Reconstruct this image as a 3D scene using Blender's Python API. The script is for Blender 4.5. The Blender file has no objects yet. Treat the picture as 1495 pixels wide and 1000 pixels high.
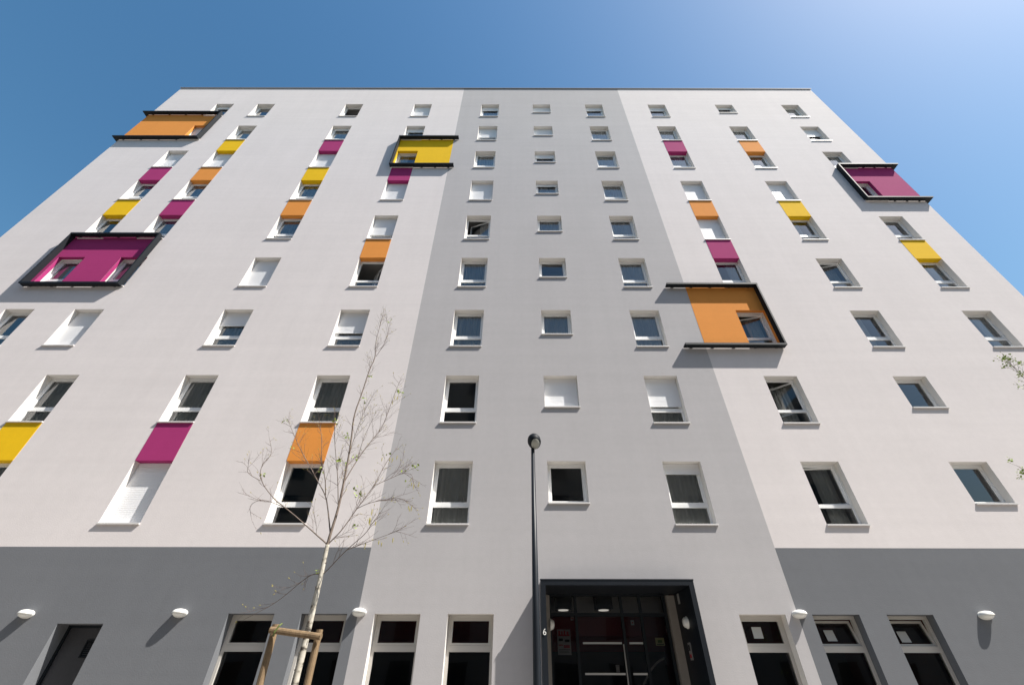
import bpy, bmesh, math, random
from mathutils import Vector, Matrix
R = math.radians
scene = bpy.context.scene
col = scene.collection
rnd = random.Random(7)

# ------------------------------------------------------------------ helpers
class MB:
    """collects boxes, sheets and tubes; build() links them as ONE mesh object"""
    def __init__(s): s.v = []; s.f = []; s.m = []
    def quad(s, a, b, c, d, mi=0):
        n = len(s.v); s.v += [tuple(a), tuple(b), tuple(c), tuple(d)]; s.f.append((n, n+1, n+2, n+3)); s.m.append(mi)
    def box(s, x0, x1, y0, y1, z0, z1, mi=0):
        n = len(s.v)
        s.v += [(x0,y0,z0),(x1,y0,z0),(x1,y1,z0),(x0,y1,z0),(x0,y0,z1),(x1,y0,z1),(x1,y1,z1),(x0,y1,z1)]
        for q in ((0,3,2,1),(4,5,6,7),(0,1,5,4),(1,2,6,5),(2,3,7,6),(3,0,4,7)):
            s.f.append(tuple(n+i for i in q)); s.m.append(mi)
    def tube(s, pts, radii, sides=6, mi=0, cap=True):
        pts = [Vector(p) for p in pts]; n0 = len(s.v); k = len(pts)
        up = Vector((0.31, 0.87, 0.23))
        for i, p in enumerate(pts):
            t = (pts[min(i+1, k-1)] - pts[max(i-1, 0)])
            t = t.normalized() if t.length > 1e-9 else Vector((0,0,1))
            a = t.cross(up)
            if a.length < 1e-3: a = t.cross(Vector((1,0,0)))
            a.normalize(); b = t.cross(a)
            for j in range(sides):
                w = 2*math.pi*j/sides
                s.v.append(tuple(p + (a*math.cos(w) + b*math.sin(w))*radii[i]))
        for i in range(k-1):
            for j in range(sides):
                q = (j+1) % sides
                s.f.append((n0+i*sides+j, n0+i*sides+q, n0+(i+1)*sides+q, n0+(i+1)*sides+j)); s.m.append(mi)
        if cap:
            s.f.append(tuple(n0+(k-1)*sides+j for j in range(sides))); s.m.append(mi)
            s.f.append(tuple(n0+j for j in reversed(range(sides)))); s.m.append(mi)
    def lathe(s, prof, c=(0,0,0), sides=20, mi=0, sx=1, sy=1):
        n0 = len(s.v)
        for r, z in prof:
            for j in range(sides):
                w = 2*math.pi*j/sides
                s.v.append((c[0]+sx*r*math.cos(w), c[1]+sy*r*math.sin(w), c[2]+z))
        for i in range(len(prof)-1):
            for j in range(sides):
                q = (j+1) % sides
                s.f.append((n0+i*sides+j, n0+i*sides+q, n0+(i+1)*sides+q, n0+(i+1)*sides+j)); s.m.append(mi)
    def mesh(s, name, mats, smooth=False, bevel=0, merge=False):
        me = bpy.data.meshes.new(name); me.from_pydata(s.v, [], s.f)
        for m in (mats if isinstance(mats, (list, tuple)) else [mats]): me.materials.append(m)
        for p, mi in zip(me.polygons, s.m): p.material_index = mi
        bm = bmesh.new(); bm.from_mesh(me)
        if merge: bmesh.ops.remove_doubles(bm, verts=bm.verts, dist=1e-5)
        if bevel:
            bmesh.ops.bevel(bm, geom=[e for e in bm.edges], offset=bevel, segments=2, affect='EDGES', clamp_overlap=True)
        if len(bm.faces) > 1: bmesh.ops.recalc_face_normals(bm, faces=bm.faces)
        bm.to_mesh(me); bm.free()
        if smooth:
            for p in me.polygons: p.use_smooth = True
        me.update()
        return me
    def build(s, name, mats, parent=None, **k):
        return link(name, s.mesh(name, mats, **k), parent)

def link(name, data, parent=None, loc=None, rot=None):
    o = bpy.data.objects.new(name, data); col.objects.link(o)
    if parent: o.parent = parent
    if loc: o.location = loc
    if rot: o.rotation_euler = rot
    return o
def empty(name, loc=(0,0,0)):
    o = link(name, None); o.location = loc; o.empty_display_size = .2; return o
def tag(o, label=None, cat=None, group=None, kind=None):
    for k, v in (('label', label), ('category', cat), ('group', group), ('kind', kind)):
        if v: o[k] = v
    return o

# ------------------------------------------------------------------ materials
def mat(name, color, rough=.8, metal=0., spec=.5, noise=0., nscale=1., bump=0., bscale=120., stretch=(1,1,1), streak=0., coat=0.):
    m = bpy.data.materials.new(name); m.use_nodes = True
    nt = m.node_tree; N = nt.nodes; L = nt.links
    b = N['Principled BSDF']
    b.inputs['Base Color'].default_value = (*color, 1); b.inputs['Roughness'].default_value = rough
    b.inputs['Metallic'].default_value = metal; b.inputs['Specular IOR Level'].default_value = spec
    if coat: b.inputs['Coat Weight'].default_value = coat
    if noise or bump or streak:
        tc = N.new('ShaderNodeTexCoord')
        mp = N.new('ShaderNodeMapping'); mp.inputs['Scale'].default_value = stretch
        L.new(tc.outputs['Object'], mp.inputs['Vector'])
    if noise or streak:
        def layer(scale, amt, prev, vec, detail=6.):
            n = N.new('ShaderNodeTexNoise'); n.inputs['Scale'].default_value = scale; n.inputs['Detail'].default_value = detail
            n.inputs['Roughness'].default_value = .62
            L.new(vec, n.inputs['Vector'])
            r = N.new('ShaderNodeMapRange'); r.inputs['From Min'].default_value = .3; r.inputs['From Max'].default_value = .7
            r.inputs['To Min'].default_value = 1-amt; r.inputs['To Max'].default_value = 1+amt
            L.new(n.outputs['Fac'], r.inputs['Value'])
            mx = N.new('ShaderNodeVectorMath'); mx.operation = 'SCALE'
            if prev is None: mx.inputs[0].default_value = color
            else: L.new(prev, mx.inputs[0])
            L.new(r.outputs['Result'], mx.inputs['Scale'])
            return mx.outputs['Vector']
        c = None
        if noise:
            c = layer(nscale, noise, None, mp.outputs['Vector'])
            c = layer(nscale*14, noise*.7, c, mp.outputs['Vector'], 3.)
        if streak:
            m2 = N.new('ShaderNodeMapping'); m2.inputs['Scale'].default_value = (.12, .12, 3.2)
            L.new(tc.outputs['Object'], m2.inputs['Vector'])
            c = layer(1.0, streak, c, m2.outputs['Vector'], 4.)
            m3 = N.new('ShaderNodeMapping'); m3.inputs['Scale'].default_value = (2.6, 2.6, .10)
            L.new(tc.outputs['Object'], m3.inputs['Vector'])
            c = layer(1.0, streak*.8, c, m3.outputs['Vector'], 5.)
        L.new(c, b.inputs['Base Color'])
    if bump:
        n = N.new('ShaderNodeTexNoise'); n.inputs['Scale'].default_value = bscale; n.inputs['Detail'].default_value = 3
        L.new(mp.outputs['Vector'], n.inputs['Vector'])
        bp = N.new('ShaderNodeBump'); bp.inputs['Strength'].default_value = 1; bp.inputs['Distance'].default_value = bump
        L.new(n.outputs['Fac'], bp.inputs['Height']); L.new(bp.outputs['Normal'], b.inputs['Normal'])
    return m

def render_coat(name, c, **k):
    return mat(name, c, rough=.92, spec=.2, noise=.026, nscale=.5, bump=.0019, bscale=38., streak=.022, **k)
M = {}
M['cream'] = render_coat('cream_render', (.70, .650, .636))
M['grey'] = render_coat('grey_render', (.448, .430, .432))
M['dark'] = render_coat('charcoal_render', (.157, .163, .175))
M['purple'] = render_coat('purple_render', (.37, .035, .155))
M['orange'] = render_coat('orange_render', (.74, .285, .06))
M['yellow'] = render_coat('yellow_render', (.80, .49, .008))
M['reveal'] = mat('pale_reveal_render', (.72, .69, .655), .9, spec=.2, bump=.0006, bscale=45.)
M['pvc'] = mat('white_pvc', (.84, .84, .83), .35, spec=.4)
M['shutter'] = mat('white_shutter_slats', (.86, .86, .87), .45, spec=.35)
M['alu'] = mat('pale_aluminium_frame', (.50, .475, .44), .5, spec=.4)
M['sill'] = mat('lacquered_metal_sill', (.66, .64, .62), .45, spec=.4)
M['darkmetal'] = mat('anthracite_lacquered_metal', (.010, .013, .017), .58, spec=.22, noise=.06, nscale=3.)
M['portal'] = mat('anthracite_portal_metal', (.009, .012, .017), .45, spec=.32, noise=.08, nscale=2.)
M['coping'] = mat('parapet_coping_metal', (.24, .24, .25), .7, spec=.2)
M['inner'] = mat('room_plaster', (.50, .48, .46), .9)
M['redroom'] = mat('red_lobby_plaster', (.15, .007, .01), .8)
M['black'] = mat('dark_lobby_lining', (.012, .012, .013), .7)
M['concrete'] = mat('bare_concrete', (.26, .235, .21), .9, noise=.06, nscale=3., bump=.002, bscale=60.)
M['door'] = mat('charcoal_steel_door', (.05, .05, .055), .38, spec=.5, noise=.1, nscale=1.5)
M['white'] = mat('white_lamp_plastic', (.80, .79, .75), .32, spec=.5)
M['paper'] = mat('white_paper', (.42, .42, .41), .9)
M['steel'] = mat('brushed_steel', (.55, .54, .52), .38, metal=.8)
M['ink'] = mat('black_print', (.02, .02, .02), .8)
M['redink'] = mat('red_print', (.45, .03, .04), .8)
M['greenink'] = mat('green_print', (.10, .20, .05), .8)
M['yellowcard'] = mat('yellow_card', (.55, .52, .25), .8)
M['lit'] = mat('lit_downlight_lens', (.8, .8, .78), .4)
M['lit'].node_tree.nodes['Principled BSDF'].inputs['Emission Color'].default_value = (1, .95, .85, 1)
M['lit'].node_tree.nodes['Principled BSDF'].inputs['Emission Strength'].default_value = .45
M['asphalt'] = mat('asphalt', (.085, .08, .075), .95, noise=.15, nscale=1.2, bump=.003, bscale=80.)
M['paving'] = mat('pale_paving', (.30, .28, .255), .95, noise=.1, nscale=.8, bump=.002, bscale=50.)
M['kerb'] = mat('granite_kerb', (.32, .31, .30), .9, noise=.1, nscale=4.)
M['ground'] = mat('dusty_ground', (.22, .20, .17), .95, noise=.15, nscale=.2)
M['opp'] = mat('opposite_stucco', (.24, .225, .205), .95, noise=.08, nscale=.5)
M['oppwin'] = mat('opposite_dark_glazing', (.02, .022, .026), .15)

def bark_mat():
    m = bpy.data.materials.new('birch_bark'); m.use_nodes = True; nt = m.node_tree; N = nt.nodes; L = nt.links
    b = N['Principled BSDF']; b.inputs['Roughness'].default_value = .8; b.inputs['Specular IOR Level'].default_value = .25
    tc = N.new('ShaderNodeTexCoord'); mp = N.new('ShaderNodeMapping'); mp.inputs['Scale'].default_value = (9, 9, 16)
    L.new(tc.outputs['Object'], mp.inputs['Vector'])
    n = N.new('ShaderNodeTexNoise'); n.inputs['Scale'].default_value = 1; n.inputs['Detail'].default_value = 5
    L.new(mp.outputs['Vector'], n.inputs['Vector'])
    r = N.new('ShaderNodeValToRGB'); e = r.color_ramp.elements
    e[0].position = .36; e[0].color = (.05, .042, .034, 1); e[1].position = .5; e[1].color = (.42, .385, .32, 1)
    x = r.color_ramp.elements.new(.75); x.color = (.52, .49, .43, 1)
    L.new(n.outputs['Fac'], r.inputs['Fac']); L.new(r.outputs['Color'], b.inputs['Base Color'])
    return m
M['bark'] = bark_mat()
M['limb'] = mat('brown_birch_limb', (.15, .115, .092), .8, noise=.25, nscale=12.)
M['twig'] = mat('brown_twigs', (.12, .08, .062), .85)
M['leaf'] = mat('young_leaf', (.28, .37, .06), .6)
M['catkin'] = mat('yellow_green_catkin', (.36, .31, .07), .8)
M['wood'] = mat('weathered_round_timber', (.195, .13, .07), .85, noise=.28, nscale=5., stretch=(4, 4, .6), bump=.004, bscale=30.)
M['strap'] = mat('green_rubber_tie', (.10, .13, .03), .8)

def glass_mat(name, tint, gain=1.35):
    m = bpy.data.materials.new(name); m.use_nodes = True; nt = m.node_tree; N = nt.nodes; L = nt.links
    N.remove(N['Principled BSDF']); out = N['Material Output']
    t = N.new('ShaderNodeBsdfTransparent'); t.inputs['Color'].default_value = (*tint, 1)
    g = N.new('ShaderNodeBsdfGlossy'); g.inputs['Roughness'].default_value = 0.0; g.inputs['Color'].default_value = (.95, .97, 1, 1)
    tc = N.new('ShaderNodeTexCoord'); n = N.new('ShaderNodeTexNoise'); n.inputs['Scale'].default_value = 1.3; n.inputs['Detail'].default_value = 0
    L.new(tc.outputs['Object'], n.inputs['Vector'])
    bp = N.new('ShaderNodeBump'); bp.inputs['Distance'].default_value = .004; L.new(n.outputs['Fac'], bp.inputs['Height'])
    L.new(bp.outputs['Normal'], g.inputs['Normal'])
    f = N.new('ShaderNodeFresnel'); f.inputs['IOR'].default_value = 1.5
    k = N.new('ShaderNodeMath'); k.operation = 'MULTIPLY'; k.inputs[1].default_value = gain; k.use_clamp = True
    L.new(f.outputs['Fac'], k.inputs[0])
    x = N.new('ShaderNodeMixShader'); L.new(k.outputs[0], x.inputs['Fac']); L.new(t.outputs[0], x.inputs[1]); L.new(g.outputs[0], x.inputs[2])
    L.new(x.outputs[0], out.inputs['Surface'])
    return m
M['glass'] = glass_mat('window_glass', (.92, .95, .94), 2.2)
M['lobbyglass'] = glass_mat('lobby_glass', (.5, .5, .5), 1.15)

def curtain_mat():
    m = bpy.data.materials.new('grey_voile_curtain'); m.use_nodes = True; nt = m.node_tree; N = nt.nodes; L = nt.links
    b = N['Principled BSDF']; b.inputs['Base Color'].default_value = (.88, .87, .85, 1); b.inputs['Roughness'].default_value = 1
    out = N['Material Output']; t = N.new('ShaderNodeBsdfTranslucent'); t.inputs['Color'].default_value = (.55, .54, .5, 1)
    x = N.new('ShaderNodeMixShader'); x.inputs['Fac'].default_value = .25
    L.new(b.outputs[0], x.inputs[1]); L.new(t.outputs[0], x.inputs[2]); L.new(x.outputs[0], out.inputs['Surface'])
    return m
M['curtain'] = curtain_mat()

# ------------------------------------------------------------------ sun, sky, camera
SUN = Vector((2.45, -1.0, 3.6)).normalized()
elev = math.asin(SUN.z); azim = math.atan2(SUN.x, SUN.y)
w = bpy.data.worlds.new('World'); scene.world = w; w.use_nodes = True
nt = w.node_tree; bg = nt.nodes['Background']
sky = nt.nodes.new('ShaderNodeTexSky'); sky.sky_type = 'NISHITA'; sky.sun_disc = False
sky.sun_elevation = elev; sky.sun_rotation = azim
sky.air_density = 1.75; sky.dust_density = 1.7; sky.ozone_density = 5; sky.altitude = 0
hs_ = nt.nodes.new('ShaderNodeHueSaturation'); hs_.inputs['Saturation'].default_value = 1.23; hs_.inputs['Hue'].default_value = .494
nt.links.new(sky.outputs[0], hs_.inputs['Color']); nt.links.new(hs_.outputs[0], bg.inputs['Color']); bg.inputs['Strength'].default_value = .066
ld = bpy.data.lights.new('sun', 'SUN'); ld.energy = 4.5; ld.angle = R(.53); ld.color = (1, .955, .89)
sun = link('sun', ld); sun.rotation_euler = (-SUN).to_track_quat('-Z', 'Y').to_euler(); sun.location = (30, -12, 44)
cd = bpy.data.cameras.new('camera'); cam = link('camera', cd)
cd.sensor_width = 36; cd.lens = 623/1495*36; cd.shift_x = -11.5/1495; cd.clip_end = 3000; cd.clip_start = .05
cam.location = (0, -10.675, 1.6)
cam.rotation_euler = (Matrix.Rotation(R(90+38.687), 4, 'X') @ Matrix.Rotation(R(.1), 4, 'Z')).to_euler()
scene.camera = cam
vs = scene.view_settings; vs.view_transform = 'Standard'; vs.look = 'None'; vs.gamma = 1; vs.exposure = 1.0
scene.render.engine = 'CYCLES'
scene.cycles.max_bounces = 8; scene.cycles.transparent_max_bounces = 12

# ------------------------------------------------------------------ facade layout (metres)
S = 2.7; HEAD0 = 6.17; HT = 1.60; HS = 1.10; W = 1.0
X0, X1, ZT = -20.70, 17.70, 29.98
ZA, ZB, BAND = -3.43, 5.91, 4.075            # colour zone edges and top of the dark base
COLS = {'Z': -17.55, 'A': -15.18, 'AA': -14.28, 'B': -10.08, 'C': -6.11, 'D': -2.225, 'E': .72, 'F': 3.73, 'G': 7.35, 'H': 11.24, 'I': 15.06}
ROWS = {'Z': range(2, 9), 'A': range(2, 9), 'AA': (0, 1), 'I': range(2, 9)}
SMALL = {('E', k) for k in range(9)} | {('H', 8), ('H', 1), ('H', 0)}
SHUT = {('C', 8): 1, ('D', 8): .3, ('E', 8): 1, ('F', 8): .3, ('G', 8): .3, ('H', 8): .25, ('Z', 8): .2,
        ('Z', 7): 1, ('C', 7): .25, ('D', 7): .62, ('E', 7): 1, ('I', 7): .5, ('B', 7): .12,
        ('Z', 6): 1, ('A', 6): 1, ('B', 6): 1, ('E', 6): .38,
        ('C', 5): 1, ('D', 5): .93, ('E', 5): .22, ('G', 5): 1, ('H', 5): 1, ('C', 4): .72, ('G', 4): 1, ('B', 4): .06,
        ('B', 3): 1, ('A', 2): 1, ('B', 2): .4, ('C', 2): .6, ('E', 1): 1, ('F', 1): .64, ('B', 0): 1, ('F', 0): .19, ('B', 1): .04}
TURN = {('C', 3): 48, ('G', 1): 42, ('D', 4): 20, ('G', 2): 15, ('H', 3): 14, ('G', 0): 6, ('B', 8): 55}
BARE = {('D', 1), ('C', 0), ('E', 0), ('G', 0), ('G', 1), ('B', 8), ('H', 0), ('H', 1), ('E', 3), ('I', 7), ('D', 7)}
BOXED = {('Z', 7): 'orange', ('Z', 3): 'purple', ('A', 3): 'purple', ('C', 6): 'yellow', ('G', 2): 'orange', ('I', 5): 'purple'}
PANELS = [('AA', 0, 'yellow'), ('B', 0, 'purple'), ('C', 0, 'orange'), ('C', 3, 'orange'), ('A', 6, 'yellow'), ('A', 5, 'orange'), ('A', 4, 'purple'),
          ('Z', 5, 'purple'), ('Z', 4, 'yellow'), ('B', 6, 'purple'), ('B', 5, 'yellow'), ('B', 4, 'orange'), ('C', 5, 'purple'),
          ('G', 6, 'purple'), ('G', 4, 'orange'), ('G', 3, 'purple'), ('H', 6, 'orange'), ('H', 4, 'yellow'), ('I', 3, 'yellow')]
PANELHEAD = {(c, k): p for c, k, p in PANELS}
head = lambda k: HEAD0 + S*k
GROUND = [(-6.18, .98, 'dark'), (-4.625, .97, 'dark'), (-3.075, .975, 'grey'), (-1.52, .975, 'grey'), (4.66, .985, 'grey'), (6.215, 1.0, 'dark'), (7.797, .985, 'dark')]
GH, GB = 2.77, .25
NICHE = (-9.685, -8.72, 2.585)
PX0, PX1, PZ = .45, 3.71, 3.355               # entrance portal, outer faces

# holes in the wall plane: (x0, x1, z0, z1)
holes = []
for c, x in COLS.items():
    for k in ROWS.get(c, range(9)):
        holes.append((x, x+W, head(k)-(HS if (c, k) in SMALL else HT), head(k)))
for x, gw, _ in GROUND: holes.append((x, x+gw, GB, GH))
holes.append((NICHE[0], NICHE[1], 0, NICHE[2])); holes.append((PX0, PX1, 0, PZ))

def holed_sheet(mb, x0, x1, z0, z1, y, hs):
    hs = [h for h in hs if h[0] < x1 and h[1] > x0 and h[2] < z1 and h[3] > z0]
    xs = sorted({x0, x1} | {min(max(v, x0), x1) for h in hs for v in h[:2]})
    zs = sorted({z0, z1} | {min(max(v, z0), z1) for h in hs for v in h[2:]})
    for i in range(len(zs)-1):
        zm = (zs[i]+zs[i+1])/2; run = None
        for j in range(len(xs)-1):
            xm = (xs[j]+xs[j+1])/2
            solid = not any(h[0] < xm < h[1] and h[2] < zm < h[3] for h in hs)
            if solid and run is None: run = xs[j]
            if run is not None and (not solid or j == len(xs)-2):
                e = xs[j+1] if solid else xs[j]
                mb.quad((run, y, zs[i]), (e, y, zs[i]), (e, y, zs[i+1]), (run, y, zs[i+1])); run = None

bld = empty('apartment_building', (0, 0, 0))
tag(bld, 'ten storey block of flats, cream and grey render with coloured panels above a charcoal base', 'building')
for nm, a, b, z0, z1, m in (('cream_wall', X0, ZA, BAND, ZT, 'cream'), ('cream_wall', ZB, X1, BAND, ZT, 'cream'), ('grey_wall', ZA, ZB, 0, ZT, 'grey'),
                            ('charcoal_base_wall', X0, ZA, 0, BAND, 'dark'), ('charcoal_base_wall', ZB, X1, 0, BAND, 'dark')):
    mb = MB(); holed_sheet(mb, a, b, z0, z1, 0, holes); mb.build(nm, M[m], bld)
DEPTH = 14
for x in (X0, X1):
    mb = MB(); mb.quad((x, 0, BAND), (x, DEPTH, BAND), (x, DEPTH, ZT), (x, 0, ZT)); mb.quad((x, 0, 0), (x, DEPTH, 0), (x, DEPTH, BAND), (x, 0, BAND), 1)
    mb.build('side_wall', [M['cream'], M['dark']], bld)
mb = MB(); mb.quad((X0, DEPTH, 0), (X1, DEPTH, 0), (X1, DEPTH, ZT), (X0, DEPTH, ZT)); mb.build('rear_wall', M['cream'], bld)
mb = MB(); mb.quad((X0, 0, ZT-.6), (X1, 0, ZT-.6), (X1, DEPTH, ZT-.6), (X0, DEPTH, ZT-.6)); mb.build('roof', M['concrete'], bld)
mb = MB(); mb.box(X0-.045, X1+.045, -.045, .35, ZT, ZT+.03); mb.box(X0-.045, X1+.045, -.05, -.035, ZT-.045, ZT+.001)
mb.build('parapet_coping', M['coping'], bld)
# rooms behind the windows: one slab per storey, party walls and a back wall
mb = MB()
for k in range(-1, 9):
    zc = head(k)+.32
    if k >= 0: mb.box(X0+.05, X1-.05, .30, 3.6, zc, zc+.28)
mb.box(X0+.05, X1-.05, 3.6, 3.7, BAND, ZT-.7)
for x in (-16.0, -13.0, -8.0, -4.3, .1, 2.9, 5.91, 9.6, 13.5): mb.box(x-.08, x+.08, .3, 3.6, BAND, ZT-.7)
mb.build('inner_room', M['inner'], bld)
mb = MB(); mb.box(X0+.05, PX0-.2, .32, 4.6, 3.35, 3.5); mb.box(PX1+.2, X1-.05, .32, 4.6, 3.35, 3.5); mb.box(X0+.05, X1-.05, 4.6, 4.7, 2.35, 3.5)
mb.box(PX0-.2, PX1+.2, 1.0, 4.6, 3.62, 3.66, 2); mb.box(PX0-.2, PX1+.2, 2.2, 2.25, 2.98, 3.6, 2); mb.box(PX0-.2, PX1+.2, 2.26, 2.3, 2.55, 2.98)
mb.box(X0+.05, X1-.05, 4.6, 4.7, 0, 2.35, 1); mb.box(X0+.05, X1-.05, .3, 4.6, -.03, -.01, 1)
for x in (-7.5, 4.3, 9.5): mb.box(x-.08, x+.08, .3, 4.6, 0, 3.35)
mb.build('lobby_room', [M['redroom'], M['black'], M['inner']], bld)

# ------------------------------------------------------------------ windows
REC = .20; cache = {}
def rects(mb, x0, x1, z0, z1, y0, y1, w_, mi=0):     # rectangular frame of four bars
    mb.box(x0, x1, y0, y1, z1-w_, z1, mi); mb.box(x0, x1, y0, y1, z0, z0+w_, mi)
    mb.box(x0, x0+w_, y0, y1, z0+w_, z1-w_, mi); mb.box(x1-w_, x1, y0, y1, z0+w_, z1-w_, mi)
def frame_mesh(small):
    h = HS if small else HT; mb = MB()
    rects(mb, .004, W-.004, -h+.034, -.004, REC, REC+.075, .052)
    if not small: mb.box(.056, W-.056, REC+.002, REC+.073, -1.125, -1.045)
    return mb.mesh('window', M['pvc'])
def reveal_mesh(h, lining, back=None, headm=None, depth=REC, wd=W):
    mats = [M[lining]] + ([M[back]] if back else []) + ([M[headm]] if headm else [])
    bi = 1 if back else 0; hi = len(mats)-1 if headm else 0
    mb = MB(); segs = [(0, depth*.62, 0), (depth*.62, depth+.08, bi)] if back else [(0, depth+.08, 0)]
    for y0, y1, mi in segs:
        mb.quad((0, y0, -h), (0, y1, -h), (0, y1, 0), (0, y0, 0), mi)
        mb.quad((wd, y0, -h), (wd, y1, -h), (wd, y1, 0), (wd, y0, 0), mi)
        mb.quad((0, y0, 0), (wd, y0, 0), (wd, y1, 0), (0, y1, 0), hi if headm else mi)
    mb.quad((0, 0, -h), (wd, 0, -h), (wd, depth+.08, -h), (0, depth+.08, -h), 0)
    return mb.mesh('reveal', mats)
def sill_mesh(h, wd=W):
    mb = MB(); n = len(mb.v)
    z = -h
    mb.box(-.012, wd+.012, -.045, -.001, z-.006, z+.028)
    mb.box(.003, wd-.003, .0005, REC-.001, z+.004, z+.030)
    return mb.mesh('sill', M['sill'])
def sash_mesh(small):          # origin at the hinge (right jamb)
    wd = W-.112; mb = MB(); zt = -.058; zb = (-HS+.088) if small else -1.043
    rects(mb, -wd, 0, zb, zt, .008, .066, .045)
    return mb.mesh('sash', M['pvc'])
def pane_mesh(small, part):
    mb = MB(); wd = W-.112
    if part == 'up':
        zt = -.10; zb = (-HS+.13) if small else -1.0
        mb.quad((-wd+.043, .03, zb), (-.043, .03, zb), (-.043, .03, zt), (-wd+.043, .03, zt))
    else:
        mb.quad((.054, REC+.03, -HT+.084), (W-.054, REC+.03, -HT+.084), (W-.054, REC+.03, -1.124), (.054, REC+.03, -1.124))
    return mb.mesh('pane', M['glass'])
def shutter_mesh(h, frac):
    mb = MB(); full = frac >= 1; zb = -(h-.034) if full else -(h-.08)*frac; z = -.004; p = .045; y = REC-.028
    while z - p > zb + .01:
        mb.quad((.006, y+.006, z), (.994, y+.006, z), (.994, y, z-.008), (.006, y, z-.008))
        mb.quad((.006, y, z-.008), (.994, y, z-.008), (.994, y, z-p+.006), (.006, y, z-p+.006))
        mb.quad((.006, y, z-p+.006), (.994, y, z-p+.006), (.994, y+.006, z-p), (.006, y+.006, z-p))
        z -= p
    mb.box(.006, .994, y-.003, y+.012, zb, z, 1)
    return mb.mesh('roller_shutter', [M['shutter'], M['pvc']])
def curtain_mesh(h, a, b, seed):
    r = random.Random(seed); mb = MB(); n = max(6, int((b-a)*46)); ph = r.random()*6
    yy = [REC+.125+.028*math.sin(ph+i*1.05+.7*math.sin(i*.37+ph))+.012*r.uniform(-1, 1) for i in range(n+1)]
    for i in range(n):
        xa = a+(b-a)*i/n; xb = a+(b-a)*(i+1)/n
        mb.quad((xa, yy[i], -h-.25), (xb, yy[i+1], -h-.25), (xb, yy[i+1], .02), (xa, yy[i], .02))
    return mb.mesh('curtain', M['curtain'], smooth=True, merge=True)
def cached(key, fn):
    if key not in cache: cache[key] = fn()
    return cache[key]

for c, x in COLS.items():
    for k in ROWS.get(c, range(9)):
        key = (c, k); small = key in SMALL; h = HS if small else HT; fr = SHUT.get(key, 0); turn = TURN.get(key, 0)
        wdw = link('window', cached(('frame', small), lambda: frame_mesh(small)), bld, (x, 0, head(k)))
        if fr >= 1: tag(wdw, 'window with its white roller shutter fully closed')
        elif fr > .3: tag(wdw, 'window with its white roller shutter partly lowered')
        elif turn: tag(wdw, 'window with its sash swung open inwards')
        bc = BOXED.get(key); hc = PANELHEAD.get(key)
        link('reveal', cached(('rev', h, bc, hc), lambda: reveal_mesh(h, bc or 'reveal', 'reveal' if bc else None, hc)), wdw)
        link('sill', cached(('sill', h), lambda: sill_mesh(h)), wdw)
        if fr > 0: link('roller_shutter', cached(('sh', h, fr), lambda: shutter_mesh(h, fr)), wdw)
        if fr < 1:
            for nm, me in (('sash', cached(('sash', small), lambda: sash_mesh(small))), ('pane', cached(('up', small), lambda: pane_mesh(small, 'up')))):
                o = link(nm, me, wdw, (W-.056, REC, 0))
                if turn: o.rotation_euler = (0, 0, -R(turn)); o.location.y = REC+.03
            if not small: link('pane', cached('low', lambda: pane_mesh(False, 'low')), wdw)
            if key not in BARE and not turn:
                sd = rnd.randrange(4); u = rnd.random()
                if u < .6: sp = (.03, .97)
                elif u < .8: sp = (.03, .5)
                else: sp = (.55, .97)
                if c in 'DEF' : sp = (.03, .97)
                link('curtain', cached(('cur', h, sp, sd), lambda: curtain_mesh(h, *sp, sd)), wdw)
            elif turn and c != 'B':
                link('curtain', cached(('cur', h, 'half', 1), lambda: curtain_mesh(h, .52, .97, 1)), wdw, (0, .35 if turn > 30 else .2, 0))

# coloured render panels between stacked windows, a whisker proud of the wall
for c, k, p in PANELS:
    x = COLS[c]; z0 = head(k); z1 = head(k+1)-HT-.006; mb = MB()
    mb.box(x, x+W, -.006, -.0005, z0-.003, z1)
    mb.build('coloured_panel', M[p], bld)

# projecting metal surrounds round five windows, each with a painted field
def surround(nm, x0, x1, z0, z1, left, right, pcol, px0, px1, wrap=0):
    d, gap, t = .205, .02, .05; f = MB()
    xa = x0 if left or wrap >= 0 else x0-.2; xb = x1
    for z in (z0, z1):
        if wrap < 0: f.box(X0-d, x1, -d, -gap, z-t, z); f.box(X0-d, X0-gap, -gap, 3.2, z-t, z)
        elif wrap > 0: f.box(x0, X1+d, -d, -gap, z-t, z); f.box(X1+gap, X1+d, -gap, 3.2, z-t, z)
        else: f.box(x0, x1, -d, -gap, z-t, z)
        n = 5
        for i in range(n):                        # stand-off brackets
            bx = x0+.25+(x1-x0-.5)*i/(n-1)
            f.box(bx-.04, bx+.04, -gap-.001, 0, z-t+.004, z-.004)
        # thin raised lip along the front edge
        lx0 = X0-d if wrap < 0 else x0; lx1 = X1+d if wrap > 0 else x1
        f.box(lx0, lx1, -d-.006, -d+.0, z-t-.012, z+.012)
    if left: f.box(x0, x0+t, -d, -.0005, z0, z1-t)
    if right: f.box(x1-t, x1, -d, -.0005, z0, z1-t)
    f.build('window_surround', M['darkmetal'], bld)
    s = MB(); hs = [h for h in holes if h[0] > px0-.3 and h[1] < px1+.3 and h[3] < z1 and h[2] > z0-.4]
    holed_sheet(s, px0, px1, z0-.02, z1-.03, -.004, hs)
    if wrap: X = (X0-.004) if wrap < 0 else (X1+.004); s.quad((X, -.004, z0-.02), (X, 3.0, z0-.02), (X, 3.0, z1-.03), (X, -.004, z1-.03))
    s.build('painted_field', M[pcol], bld)
surround('purple', -17.74, -14.22, 12.70, 15.50, 1, 1, 'purple', -17.72, -14.24)
surround('orange', 5.19, 8.39, 9.975, 12.70, 0, 1, 'orange', ZB, 8.37)
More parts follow.
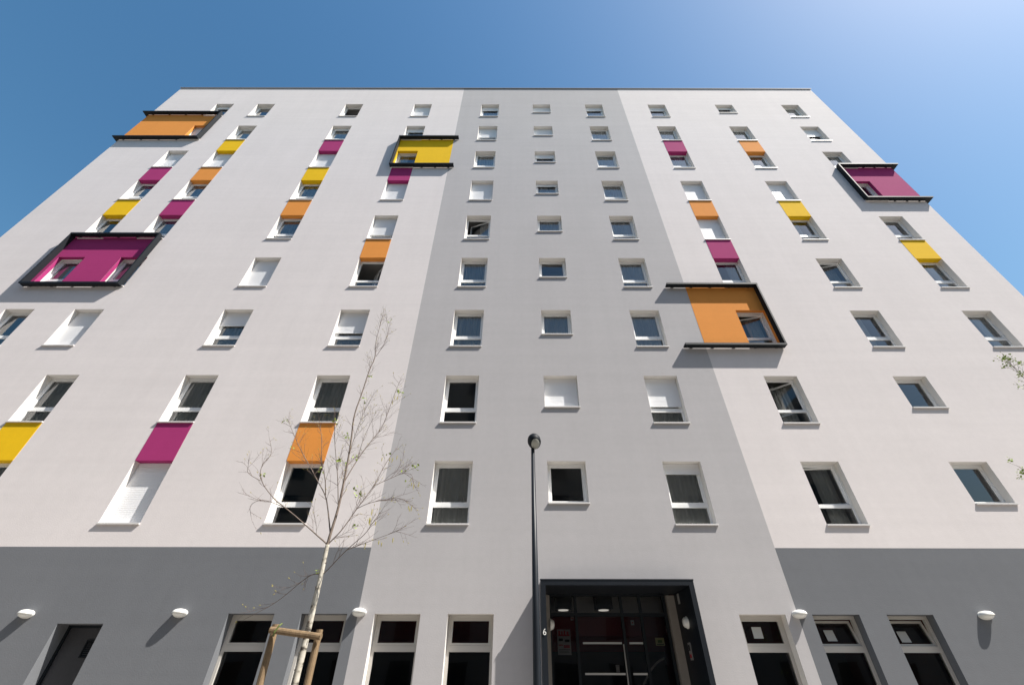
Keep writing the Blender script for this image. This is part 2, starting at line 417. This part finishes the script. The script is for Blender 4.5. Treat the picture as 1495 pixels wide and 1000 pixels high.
surround('yellow', -6.21, -3.16, 20.85, 23.57, 1, 0, 'yellow', -6.19, ZA)
surround('orange', X0, -16.56, 23.52, 26.36, 0, 1, 'orange', X0, -16.58, -1)
surround('purple', 15.06, X1, 18.13, 20.89, 1, 0, 'purple', 15.08, X1, 1)

# ground-floor windows
for i, (x, gw, zone) in enumerate(GROUND):
    h = GH-GB; mb = MB()
    rects(mb, .004, gw-.004, -h+.03, -.004, REC, REC+.08, .06)
    mb.box(.064, gw-.064, REC+.002, REC+.078, -.645, -.535)
    wdw = mb.build('shop_window', M['alu'], bld); wdw.location = (x, 0, GH)
    tilt = i >= 5
    link('reveal', reveal_mesh(h, 'dark' if zone == 'dark' else 'reveal', wd=gw), wdw)
    link('sill', sill_mesh(h, gw), wdw)
    sm = MB(); wd = gw-.128
    rects(sm, -wd/2, wd/2, 0, .468, .006, .07, .04)
    sh = sm.build('sash', M['alu'], wdw); sh.location = (gw/2, REC, -.533)
    pm = MB(); pm.quad((-wd/2+.03, .04, .03), (wd/2-.03, .04, .03), (wd/2-.03, .04, .44), (-wd/2+.03, .04, .44))
    pn = pm.build('pane', M['lobbyglass'], wdw); pn.location = (gw/2, REC, -.533)
    if tilt:
        for o in (sh, pn): o.rotation_euler = (-R(13), 0, 0); o.location.y = REC+.02
    lo = MB(); lo.quad((.06, REC+.04, -h+.08), (gw-.06, REC+.04, -h+.08), (gw-.06, REC+.04, -.64), (.06, REC+.04, -.64)); lo.build('pane', M['lobbyglass'], wdw)

# louvred service door at the back of a recess
nx0, nx1, nz = NICHE; nd = .34
dr = MB(); dr.box(nx0-.02, nx1+.02, nd, nd+.05, 0, nz+.02)
door = dr.build('service_door', M['door'], bld)
fm = MB()
fm.box(nx0+.002, nx0+.05, nd-.04, nd-.001, 0, nz-.05); fm.box(nx0+.002, nx1-.002, nd-.04, nd-.001, nz-.05, nz-.002)
fm.build('door_frame', M['darkmetal'], door)
lv = MB(); lx0, lx1, lz0, lz1 = nx1-.43, nx1-.14, 2.02, 2.33
rects(lv, lx0, lx1, lz0, lz1, nd-.022, nd-.001, .02)
for i in range(8):
    z = lz0+.028+i*.033
    lv.quad((lx0+.02, nd-.018, z), (lx1-.02, nd-.018, z), (lx1-.02, nd-.003, z+.024), (lx0+.02, nd-.003, z+.024))
lv.build('louvre', M['darkmetal'], door)
rv = reveal_mesh(nz, 'dark', depth=nd, wd=nx1-nx0); link('reveal', rv, door, (nx0, 0, nz))

# entrance portal
PD, PB, PT = .38, .80, .105
pm = MB()
pm.box(PX0, PX0+PT, -PD, PB, 0, PZ-PT); pm.box(PX1-PT, PX1, -PD, PB, 0, PZ-PT); pm.box(PX0, PX1, -PD, PB, PZ-PT, PZ)
pm.box(PX0-.012, PX1+.012, -PD-.006, -PD+.03, PZ-.012, PZ+.012)
pm.build('entrance_portal', M['portal'], bld)
for a, b in ((PX0+PT+.05, PX0+PT+.14), (PX1-PT-.185, PX1-PT-.005)):
    mb = MB(); mb.box(a, b, PB-.02, PB+.14, 0, PZ-PT-.02); mb.build('entrance_pillar', M['concrete'], bld)
ey = .88
em = MB()
for xx in (.70, 1.30, 2.36, 2.80, 3.37): em.box(xx-.03, xx+.03, ey, ey+.07, 0, 3.28)
for zz in (3.26, 2.86, .06): em.box(.67, 3.40, ey+.002, ey+.068, zz-.035, zz+.035)
ent = em.build('entrance_frame', M['darkmetal'], bld)
for a, b in ((.73, 1.27), (1.33, 2.33), (2.39, 2.77), (2.83, 3.34)):
    g = MB(); g.quad((a, ey+.03, .1), (b, ey+.03, .1), (b, ey+.03, 2.82), (a, ey+.03, 2.82)); g.build('pane', M['lobbyglass'], ent)
    g = MB(); g.quad((a, ey+.03, 2.90), (b, ey+.03, 2.90), (b, ey+.03, 3.22), (a, ey+.03, 3.22)); g.build('pane', M['lobbyglass'], ent)
for a, b in ((1.41, 2.27), (2.44, 2.74)):
    for z in (2.32, 1.78):
        g = MB(); g.box(a, b, ey-.03, ey-.005, z-.018, z+.018); g.build('push_bar', M['steel'], ent)
g = MB(); g.tube([(2.30, ey-.05, 2.30), (2.30, ey-.05, 1.0)], [.014, .014], 8); g.build('pull_handle', M['steel'], ent)
g = MB()
g.tube([(2.66+.6*t, ey+.35, 1.62+.55*t-.10*(t*2-1)**2) for t in [i/10 for i in range(11)]], [.02]*11, 8)
g.build('handrail', M['steel'], bld)

# ------------------------------------------------------------------ things fixed to the building
def bulkhead(x, z, label):
    t = empty('wall_lamp', (x, 0, z)); tag(t, label, 'wall lamp', 'oval bulkhead lamps along the ground floor')
    b = MB()
    b.lathe([(0, 0), (1, 0), (1, .022), (.93, .03)], sides=28); 
    me = b.mesh('backplate', M['white'], smooth=True)
    for v in me.vertices: px, py, pz = v.co; v.co = (px*.15, -pz, py*.08)
    link('backplate', me, t)
    d = MB(); d.lathe([(.90, .02), (.88, .06), (.80, .095), (.62, .125), (.38, .142), (.0, .148)], sides=28)
    me = d.mesh('diffuser', M['white'], smooth=True, merge=True)
    for v in me.vertices: px, py, pz = v.co; v.co = (px*.15, -pz, py*.08)
    link('diffuser', me, t)
    e = MB(); n = 22; rows = [(.93, .018), (.94, .07), (.85, .115), (.65, .145), (.35, .160), (0, .165)]
    for (r0, p0), (r1, p1) in zip(rows, rows[1:]):
        for j in range(n):
            a0 = math.pi*(j/n)*1.1-.157; a1 = math.pi*((j+1)/n)*1.1-.157
            P = lambda r_, p_, a_: (r_*.15*math.cos(a_), -p_, r_*.08*math.sin(a_)+.006)
            e.quad(P(r0, p0, a0), P(r0, p0, a1), P(r1, p1, a1), P(r1, p1, a0))
    link('eyelid_visor', e.mesh('eyelid_visor', M['white'], smooth=True, merge=True), t)
for x, z, l in ((-10.43, 2.75, 'white oval wall lamp just left of the louvred service door'),
                (-7.19, 2.77, 'white oval wall lamp between the service door and the first shop window'),
                (-3.40, 2.79, 'white oval wall lamp behind the birch where charcoal meets pale grey'),
                (5.93, 2.77, 'white oval wall lamp right of the entrance where pale grey meets charcoal'),
                (9.87, 2.755, 'white oval wall lamp to the right of every shop window')):
    bulkhead(x, z, l)
def round_lamp(x, y, z, face, label):
    t = empty('round_lamp', (x, y, z)); tag(t, label, 'wall lamp', 'round lamps inside the entrance')
    for nm, prof, m in (('backplate', [(.115, 0), (.115, .02), (.10, .03)], 'white'), ('diffuser', [(.10, .025), (.095, .06), (.07, .085), (.03, .097), (0, .1)], 'white')):
        b = MB(); b.lathe(prof, sides=24); me = b.mesh(nm, M[m], smooth=True, merge=True)
        for v in me.vertices: a, c_, d_ = v.co; v.co = (face*d_, a, c_)
        link(nm, me, t)
round_lamp(PX1-PT-.001, .22, 2.645, -1, 'round white lamp on the right inner side of the entrance portal')
round_lamp(PX0+PT+.14, .84, 2.66, 1, 'round white lamp on the left pillar just inside the entrance')
# house number
tx = bpy.data.curves.new('house_number', 'FONT'); tx.body = '6'; tx.size = .155; tx.extrude = .006; tx.align_x = 'CENTER'; tx.align_y = 'CENTER'
tmp = bpy.data.objects.new('house_number', tx); col.objects.link(tmp)
bpy.context.view_layer.update()
me = bpy.data.meshes.new_from_object(tmp.evaluated_get(bpy.context.evaluated_depsgraph_get()))
bpy.data.objects.remove(tmp); bpy.data.curves.remove(tx); me.name = 'house_number'; me.materials.clear(); me.materials.append(M['white'])
hn = link('house_number', me, None, (.505, -PD-.007, 2.42), (R(90), 0, 0))
tag(hn, 'white number 6 on the left post of the entrance portal', 'house number')

def sheet(nm, label, cat, x0, x1, y, z0, z1, base, blocks, group=None):
    mb = MB(); mb.box(x0, x1, y-.004, y, z0, z1, 0); w_ = x1-x0; h_ = z1-z0
    mats = [M[base]]
    for a, b, c_, d_, m in blocks:
        if M[m] not in mats: mats.append(M[m])
        mb.box(x0+a*w_, x0+b*w_, y-.0065, y-.0042, z0+c_*h_, z0+d_*h_, mats.index(M[m]))
    return tag(mb.build(nm, mats), label, cat, group)
sheet('poster', 'printed poster with red and black lettering on the left entrance glass', 'poster', .85, 1.15, ey+.05, 2.11, 2.575, 'paper',
      [(.08, .92, .74, .80, 'redink'), (.1, .22, .80, .95, 'redink'), (.3, .42, .80, .93, 'redink'), (.5, .62, .8, .96, 'redink'), (.7, .85, .8, .92, 'redink'),
       (.1, .42, .54, .64, 'ink'), (.55, .9, .50, .60, 'ink'), (.45, .9, .27, .38, 'redink'), (.1, .4, .36, .40, 'redink'),
       (.1, .9, .20, .215, 'ink'), (.1, .8, .14, .155, 'ink'), (.1, .85, .08, .095, 'ink')])
sheet('notice_card', 'yellowish green card stuck on the right entrance glass', 'sign', 3.04, 3.24, ey+.05, 2.28, 2.425, 'yellowcard',
      [(.1, .9, .1, .22, 'ink'), (.25, .75, .35, .7, 'greenink')])
sheet('sticker', 'small white sticker with a red cross shape high on the entrance door', 'sticker', 2.545, 2.62, ey+.05, 2.66, 2.755, 'paper', [(.3, .7, .35, .65, 'redink')])
sheet('sticker', 'small white sticker above the printed poster in the entrance', 'sticker', 1.175, 1.245, ey+.05, 2.75, 2.84, 'paper', [(.25, .75, .3, .6, 'redink')])
sheet('sticker', 'small pale sticker between the two push bars beside the door handle', 'sticker', 2.09, 2.17, ey+.05, 1.81, 1.935, 'paper', [(.2, .8, .25, .75, 'steel')])
mb = MB(); mb.box(-.016, 0, .0, .14, 0, .30); mb.box(-.022, -.016, .03, .11, .16, .26, 1); mb.box(-.022, -.016, .03, .11, .04, .10, 2)
o = mb.build('intercom', [M['steel'], M['ink'], M['redink']]); o.location = (PX1-PT-.001, .30, 2.0); tag(o, 'narrow metal intercom panel on the right inner side of the entrance', 'intercom')
mb = MB(); mb.box(-.012, 0, 0, .11, 0, .2); mb.box(-.015, -.012, .02, .09, .03, .17, 1)
o = mb.build('notice_plate', [M['steel'], M['paper']]); o.location = (PX1-PT-.001, .42, 3.02); tag(o, 'small metal plate high on the right inner side of the entrance', 'sign')
for (x, l) in ((1.09, 'dark square ceiling light with a round lens above the left entrance glass'), (2.09, 'dark square ceiling light with a round lens above the entrance doors')):
    t = empty('ceiling_light', (x, 1.75, 3.10)); tag(t, l, 'ceiling light', 'square lights under the lobby ceiling')
    b = MB(); b.box(-.2, .2, -.2, .2, -.05, .515); b.build('housing', M['darkmetal'], t)
    b = MB(); b.lathe([(.13, -.051), (.12, -.066), (0, -.07)], sides=20); b.build('lens', M['lit'], t)
for x, z, i, l in ((5.05, 2.465, 4, 'white sheet of paper in the shop window nearest the entrance'),
                   (6.60, 2.42, 5, 'white sheet of paper behind the first tilted shop window'), (8.15, 2.40, 6, 'white sheet of paper behind the last tilted shop window')):
    mb = MB(); mb.box(-.1, .1, 0, .003, -.10, .10)
    o = mb.build('paper_sheet', M['paper']); o.location = (x, REC+(.028 if i == 4 else .072), z)
    if i != 4: o.rotation_euler = (-R(13), 0, 0)
    tag(o, l, 'notice', 'sheets of paper in the shop windows')

# ------------------------------------------------------------------ street lamp
sl = empty('street_lamp', (.272, -2.4, 0)); tag(sl, 'slim dark street lamp with an egg shaped head in front of the entrance', 'street lamp')
b = MB(); b.lathe([(.085, 0), (.085, .5), (.068, .56), (.06, 2.2), (.036, 5.42), (0, 5.43)], sides=18); b.build('pole', M['portal'], sl, smooth=True)
b = MB()
b.lathe([(.0, .20), (.05, .195), (.10, .17), (.14, .12), (.155, .06), (.15, .0), (.125, -.06), (.10, -.075), (.06, -.06), (0, -.055)], sides=24, sx=1.0, sy=1.2)
hd = b.build('lamp_head', M['darkmetal'], sl, smooth=True, merge=True); hd.location = (.04, -.05, 5.53); hd.rotation_euler = (R(-30), R(-14), 0); hd.scale = (.9, .9, .9)
b = MB(); b.lathe([(.115, -.064), (.09, -.095), (.04, -.105), (0, -.107)], sides=20, sx=.92, sy=1.25)
ln = b.build('lens', mat('lamp_lens_glass', (.30, .30, .27), .12, spec=.6), hd, smooth=True, merge=True)

# ------------------------------------------------------------------ birches
BR = {
    'b1': [(-2.58,-4.5,3.04),(-2.6,-4.5,3.08),(-2.71,-4.55,3.15),(-2.78,-4.58,3.2),(-3.06,-4.65,3.39),(-3.22,-4.7,3.49),(-3.4,-4.75,3.6),(-3.63,-4.8,3.82),(-3.71,-4.8,4.04),(-3.63,-4.75,4.23),(-3.75,-4.75,4.45)],
    'b1b': [(-3.63,-4.8,3.82),(-3.83,-4.85,3.91),(-3.83,-4.88,3.99)],
    'b1c': [(-3.22,-4.7,3.49),(-3.63,-4.6,3.64),(-3.81,-4.55,3.57),(-3.72,-4.55,3.41)],
    'b2': [(-2.58,-4.5,3.2),(-2.73,-4.45,3.55),(-2.84,-4.4,3.76),(-3.04,-4.35,3.98),(-3.25,-4.3,4.23),(-3.49,-4.25,4.5),(-3.74,-4.2,4.82),(-3.9,-4.2,5.05)],
    'b2b': [(-2.84,-4.4,3.76),(-2.88,-4.5,4.0),(-2.99,-4.5,4.17),(-3.07,-4.55,4.55),(-3.15,-4.6,4.79)],
    'lead': [(-2.58,-4.5,3.04),(-2.58,-4.5,3.19),(-2.56,-4.5,3.52),(-2.58,-4.5,3.91),(-2.62,-4.48,4.33),(-2.65,-4.48,4.62),(-2.72,-4.47,5.03),(-2.69,-4.45,5.47),(-2.68,-4.44,5.96),(-2.63,-4.42,6.28),(-2.71,-4.42,6.54),(-2.72,-4.4,7.07),(-2.72,-4.4,7.3)],
    'lead3': [(-2.63,-4.42,6.28),(-2.56,-4.4,6.52),(-2.53,-4.35,6.9),(-2.65,-4.35,7.25)],
    'b3b': [(-2.56,-4.5,3.52),(-2.58,-4.6,3.72),(-2.62,-4.7,3.96),(-2.71,-4.75,4.25),(-2.81,-4.8,4.59),(-2.86,-4.8,4.82)],
    'b3c': [(-2.58,-4.5,3.91),(-2.5,-4.4,4.33),(-2.37,-4.35,4.66),(-2.26,-4.3,4.91),(-2.2,-4.3,5.45),(-2.16,-4.25,5.83)],
    'b3e': [(-2.62,-4.48,4.33),(-2.58,-4.55,4.61),(-2.53,-4.6,4.93),(-2.44,-4.65,5.22)],
    'b3f': [(-2.5,-4.4,4.33),(-2.48,-4.45,4.62),(-2.38,-4.5,4.96)],
    'b4': [(-2.57,-4.5,3.07),(-2.56,-4.5,3.09),(-2.43,-4.5,3.25),(-2.32,-4.45,3.55),(-2.16,-4.4,3.89),(-2.07,-4.35,4.29),(-1.97,-4.3,4.52)],
    'b4b': [(-2.16,-4.4,3.9),(-1.99,-4.3,4.04),(-1.8,-4.25,4.16),(-1.67,-4.22,4.15),(-1.63,-4.22,4.01)],
    'b4c': [(-2.32,-4.45,3.55),(-2.13,-4.55,3.6),(-1.89,-4.6,3.63),(-1.67,-4.65,3.64),(-1.54,-4.65,3.57)],
    'b5': [(-2.57,-4.5,2.70),(-2.52,-4.5,2.72),(-2.26,-4.65,2.96),(-2.01,-4.75,3.14),(-1.96,-4.78,3.24),(-1.85,-4.8,3.41)],
    'b5b': [(-2.26,-4.65,2.96),(-1.95,-4.7,3.06),(-1.61,-4.72,3.18)],
    'b6': [(-2.56,-4.5,2.70),(-2.58,-4.5,2.71),(-2.72,-4.4,2.73),(-2.88,-4.3,2.66),(-3.16,-4.2,2.44),(-3.47,-4.1,2.31)],
}
RB = {'lead': (.022, .003), 'b1': (.0115, .0026), 'b2': (.0105, .0027), 'b4': (.0105, .0027), 'b3c': (.009, .0028), 'b3b': (.008, .0025), 'b2b': (.008, .0025), 'b5': (.008, .0025), 'b6': (.009, .0025)}
TRUNK = [(-2.50,-4.5,0),(-2.52,-4.5,.7),(-2.53,-4.5,1.33),(-2.54,-4.5,1.94),(-2.55,-4.5,2.32),(-2.56,-4.5,2.69),(-2.58,-4.5,3.06)]
def smoothed(pts, it=2):
    pts = [Vector(p) for p in pts]
    for _ in range(it):
        q = [pts[0]]
        for a, b in zip(pts, pts[1:]): q += [a.lerp(b, .25), a.lerp(b, .75)]
        q.append(pts[-1]); pts = q
    return pts
def birch(nm, label, seed, offset, size=1, leafy=.06, rot=0):
    r = random.Random(seed); root = empty(nm, (TRUNK[0][0], TRUNK[0][1], 0)); tag(root, label, 'tree', 'young birches in front of the building')
    o = Vector((TRUNK[0][0], TRUNK[0][1], 0)); T = lambda p: Vector(p)-o
    t = MB(); tp = smoothed([T(p) for p in TRUNK], 2); n = len(tp)
    rad = [(.047*(1-i/(n-1))+.026*(i/(n-1)))*(1+.05*r.uniform(-1, 1)) for i in range(n)]
    t.tube(tp, rad, 12)
    for i in range(16):                       # branch scars and knots
        j = r.randrange(6, n-2); a = r.random()*6.28; d = Vector((math.cos(a), math.sin(a), .3))
        t.tube([tp[j]+d*rad[j]*.7, tp[j]+d*rad[j]*1.25+Vector((0, 0, .006))], [.012, .006], 6, 1)
    t.build('trunk', [M['bark'], M['twig']], root, smooth=True)
    c = MB(); tips = []
    def twig(p, d, ln, rad0, depth):
        k = max(3, int(ln/.05)); pts = [p]; q = p.copy(); d = d.normalized()
        for i in range(k):
            d = (d + Vector((r.gauss(0, .12), r.gauss(0, .12), r.gauss(.03, .10)))).normalized(); q = q+d*(ln/k); pts.append(q)
        c.tube(pts, [rad0*(1-.6*i/k) for i in range(k+1)], 4, 1, cap=False)
        tips.append((pts[-1], d))
        if depth:
            for i in range(1, k):
                if r.random() < .62:
                    side = Vector((r.gauss(0, 1), r.gauss(0, 1), r.gauss(.25, .7)))
                    twig(pts[i], d*.75+side.normalized()*.65, ln*r.uniform(.25, .55), rad0*.62, depth-1)
    for key, pts in BR.items():
        sp = smoothed([T(p) for p in pts], 2); m = len(sp); ra, rb = RB.get(key, (.0055, .002))
        c.tube(sp, [ra+(rb-ra)*(i/(m-1))**.75 for i in range(m)], 7, 0, cap=False)
        length = sum((a-b).length for a, b in zip(sp, sp[1:]))
        nt_ = int(length*(13.5 if key not in ('b5', 'b6', 'b1', 'b1c') else 8))
        for i in range(nt_):
            u = r.uniform(.22, 1); 
            if key == 'lead': u = r.uniform(.2, 1)
            j = min(m-2, int(u*(m-1))); d = (sp[j+1]-sp[j]).normalized()
            side = Vector((r.gauss(0, 1), r.gauss(0, .8), r.gauss(.1, .6))).normalized()
            twig(sp[j], d*.95+side*.6, r.uniform(.14, .48)*(1.12-.5*u), .0031 if u < .6 else .0025, 2 if r.random() < .36 else 1)
        twig(sp[-1], sp[-1]-sp[-2], .22, rb, 2)
    cr = c.build('crown', [M['limb'], M['twig']], root, smooth=True)
    lf = MB(); bud = MB()
    for p, d in tips:
        if r.random() < leafy:
            for i in range(r.randrange(3, 7)):
                a = Vector((r.gauss(0, 1), r.gauss(0, 1), r.gauss(0, .8))).normalized(); s_ = r.uniform(.028, .048)
                b = a.cross(Vector((r.gauss(0, 1), r.gauss(0, 1), r.gauss(0, 1)))).normalized(); cp = p+a*.012+Vector((r.gauss(0, .02), r.gauss(0, .02), r.gauss(0, .02)))
                nrm = a.cross(b)*.006
                lf.quad(cp, cp+a*s_*.55+b*s_*.42+nrm, cp+a*s_*1.15, cp+a*s_*.55-b*s_*.42+nrm)
        elif r.random() < .25:
            bud.tube([p, p+d*.014, p+d*.026], [.002, .005, .001], 5)
    # catkins hanging off the right-hand sprays
    for key in ('b4b', 'b4c', 'b5', 'b4', 'b3c', 'b5b'):
        sp = smoothed([T(p) for p in BR[key]], 1)
        for i in range(4):
            p = sp[-1-r.randrange(0, 3)] + Vector((r.gauss(0, .07), r.gauss(0, .07), r.gauss(-.05, .03))); ln = r.uniform(.05, .10)
            c0 = p + Vector((0, 0, -ln)); bud.tube([p, p.lerp(c0, .25), p.lerp(c0, .7), c0], [.003, .0065, .0065, .002], 6)
    n0 = len(lf.v); lf.v += bud.v; lf.f += [tuple(i+n0 for i in q) for q in bud.f]; lf.m += [1]*len(bud.f)
    lf.build('foliage', [M['leaf'], M['catkin']], cr)
    root.location += Vector(offset); root.rotation_euler.z = rot; root.scale = (size, size, size)
    return root
birch('birch_tree', 'slender young birch with bare twigs tied to a timber stake frame', 11, (0, 0, 0), leafy=.020)
birch('birch_tree', 'leafing birch whose branch tips reach in at the right edge of the photo', 23, (11.06, -.35, 0), size=.81, leafy=.34, rot=0)

# stake frame round the first birch
sf = empty('stake_frame', (-2.55, -4.75, 0)); tag(sf, 'round timber stake frame with a crossbar propping the birch', 'tree stake')
for x0, x1, zt, y in ((-2.77, -2.845, 2.145, .03), (-2.28, -2.32, 2.095, .03)):
    b = MB(); m = 8; b.tube([(x0+2.55+(x1-x0)*i/m, y, zt*i/m) for i in range(m+1)], [.041-.003*i/m for i in range(m+1)], 12); b.build('post', M['wood'], sf, smooth=False)
b = MB(); b.tube([(-.385+.085, -.055, 2.085), (-.05, -.055, 2.058), (.30, -.055, 2.02)], [.034, .035, .034], 12); b.build('crossbar', M['wood'], sf)
b = MB(); b.tube([(-.26, -.02, 2.03), (-.225, -.10, 2.06), (-.20, -.09, 2.12), (-.215, -.0, 2.15)], [.009]*4, 6); b.build('tie', M['strap'], sf)

# ------------------------------------------------------------------ ground, street, the building across the road
def plate(nm, x0, x1, y0, y1, z0, z1, m): b = MB(); b.box(x0, x1, y0, y1, z0, z1); return tag(b.build(nm, M[m]), kind='structure')
b = MB(); b.quad((-900, -900, -.16), (900, -900, -.16), (900, 900, -.16), (-900, 900, -.16)); tag(b.build('ground', M['ground']), kind='structure')
plate('pavement', -80, 80, -6.4, 0, -.15, -.004, 'paving')
plate('pavement', -80, 80, -26, -15.5, -.15, -.004, 'paving')
plate('kerb', -80, 80, -6.55, -6.401, -.15, -.002, 'kerb')
plate('kerb', -80, 80, -15.499, -15.35, -.15, -.002, 'kerb')
b = MB(); b.quad((-80, -15.35, -.14), (80, -15.35, -.14), (80, -6.55, -.14), (-80, -6.55, -.14)); tag(b.build('road', M['asphalt']), kind='structure')
ob = empty('opposite_building', (0, -26, 0)); tag(ob, 'lower block across the street, seen only in the window reflections', 'building')
b = MB(); b.box(-50, 34, -12, 0, 0, 27.0); b.build('wall', M['opp'], ob)
for k in range(9):
    b = MB(); z = 1.2+k*2.9
    for i in range(21): x = -48+i*3.9; b.box(x, x+1.5, .001, .03, z, z+1.6)
    b.build('window_row', M['oppwin'], ob)
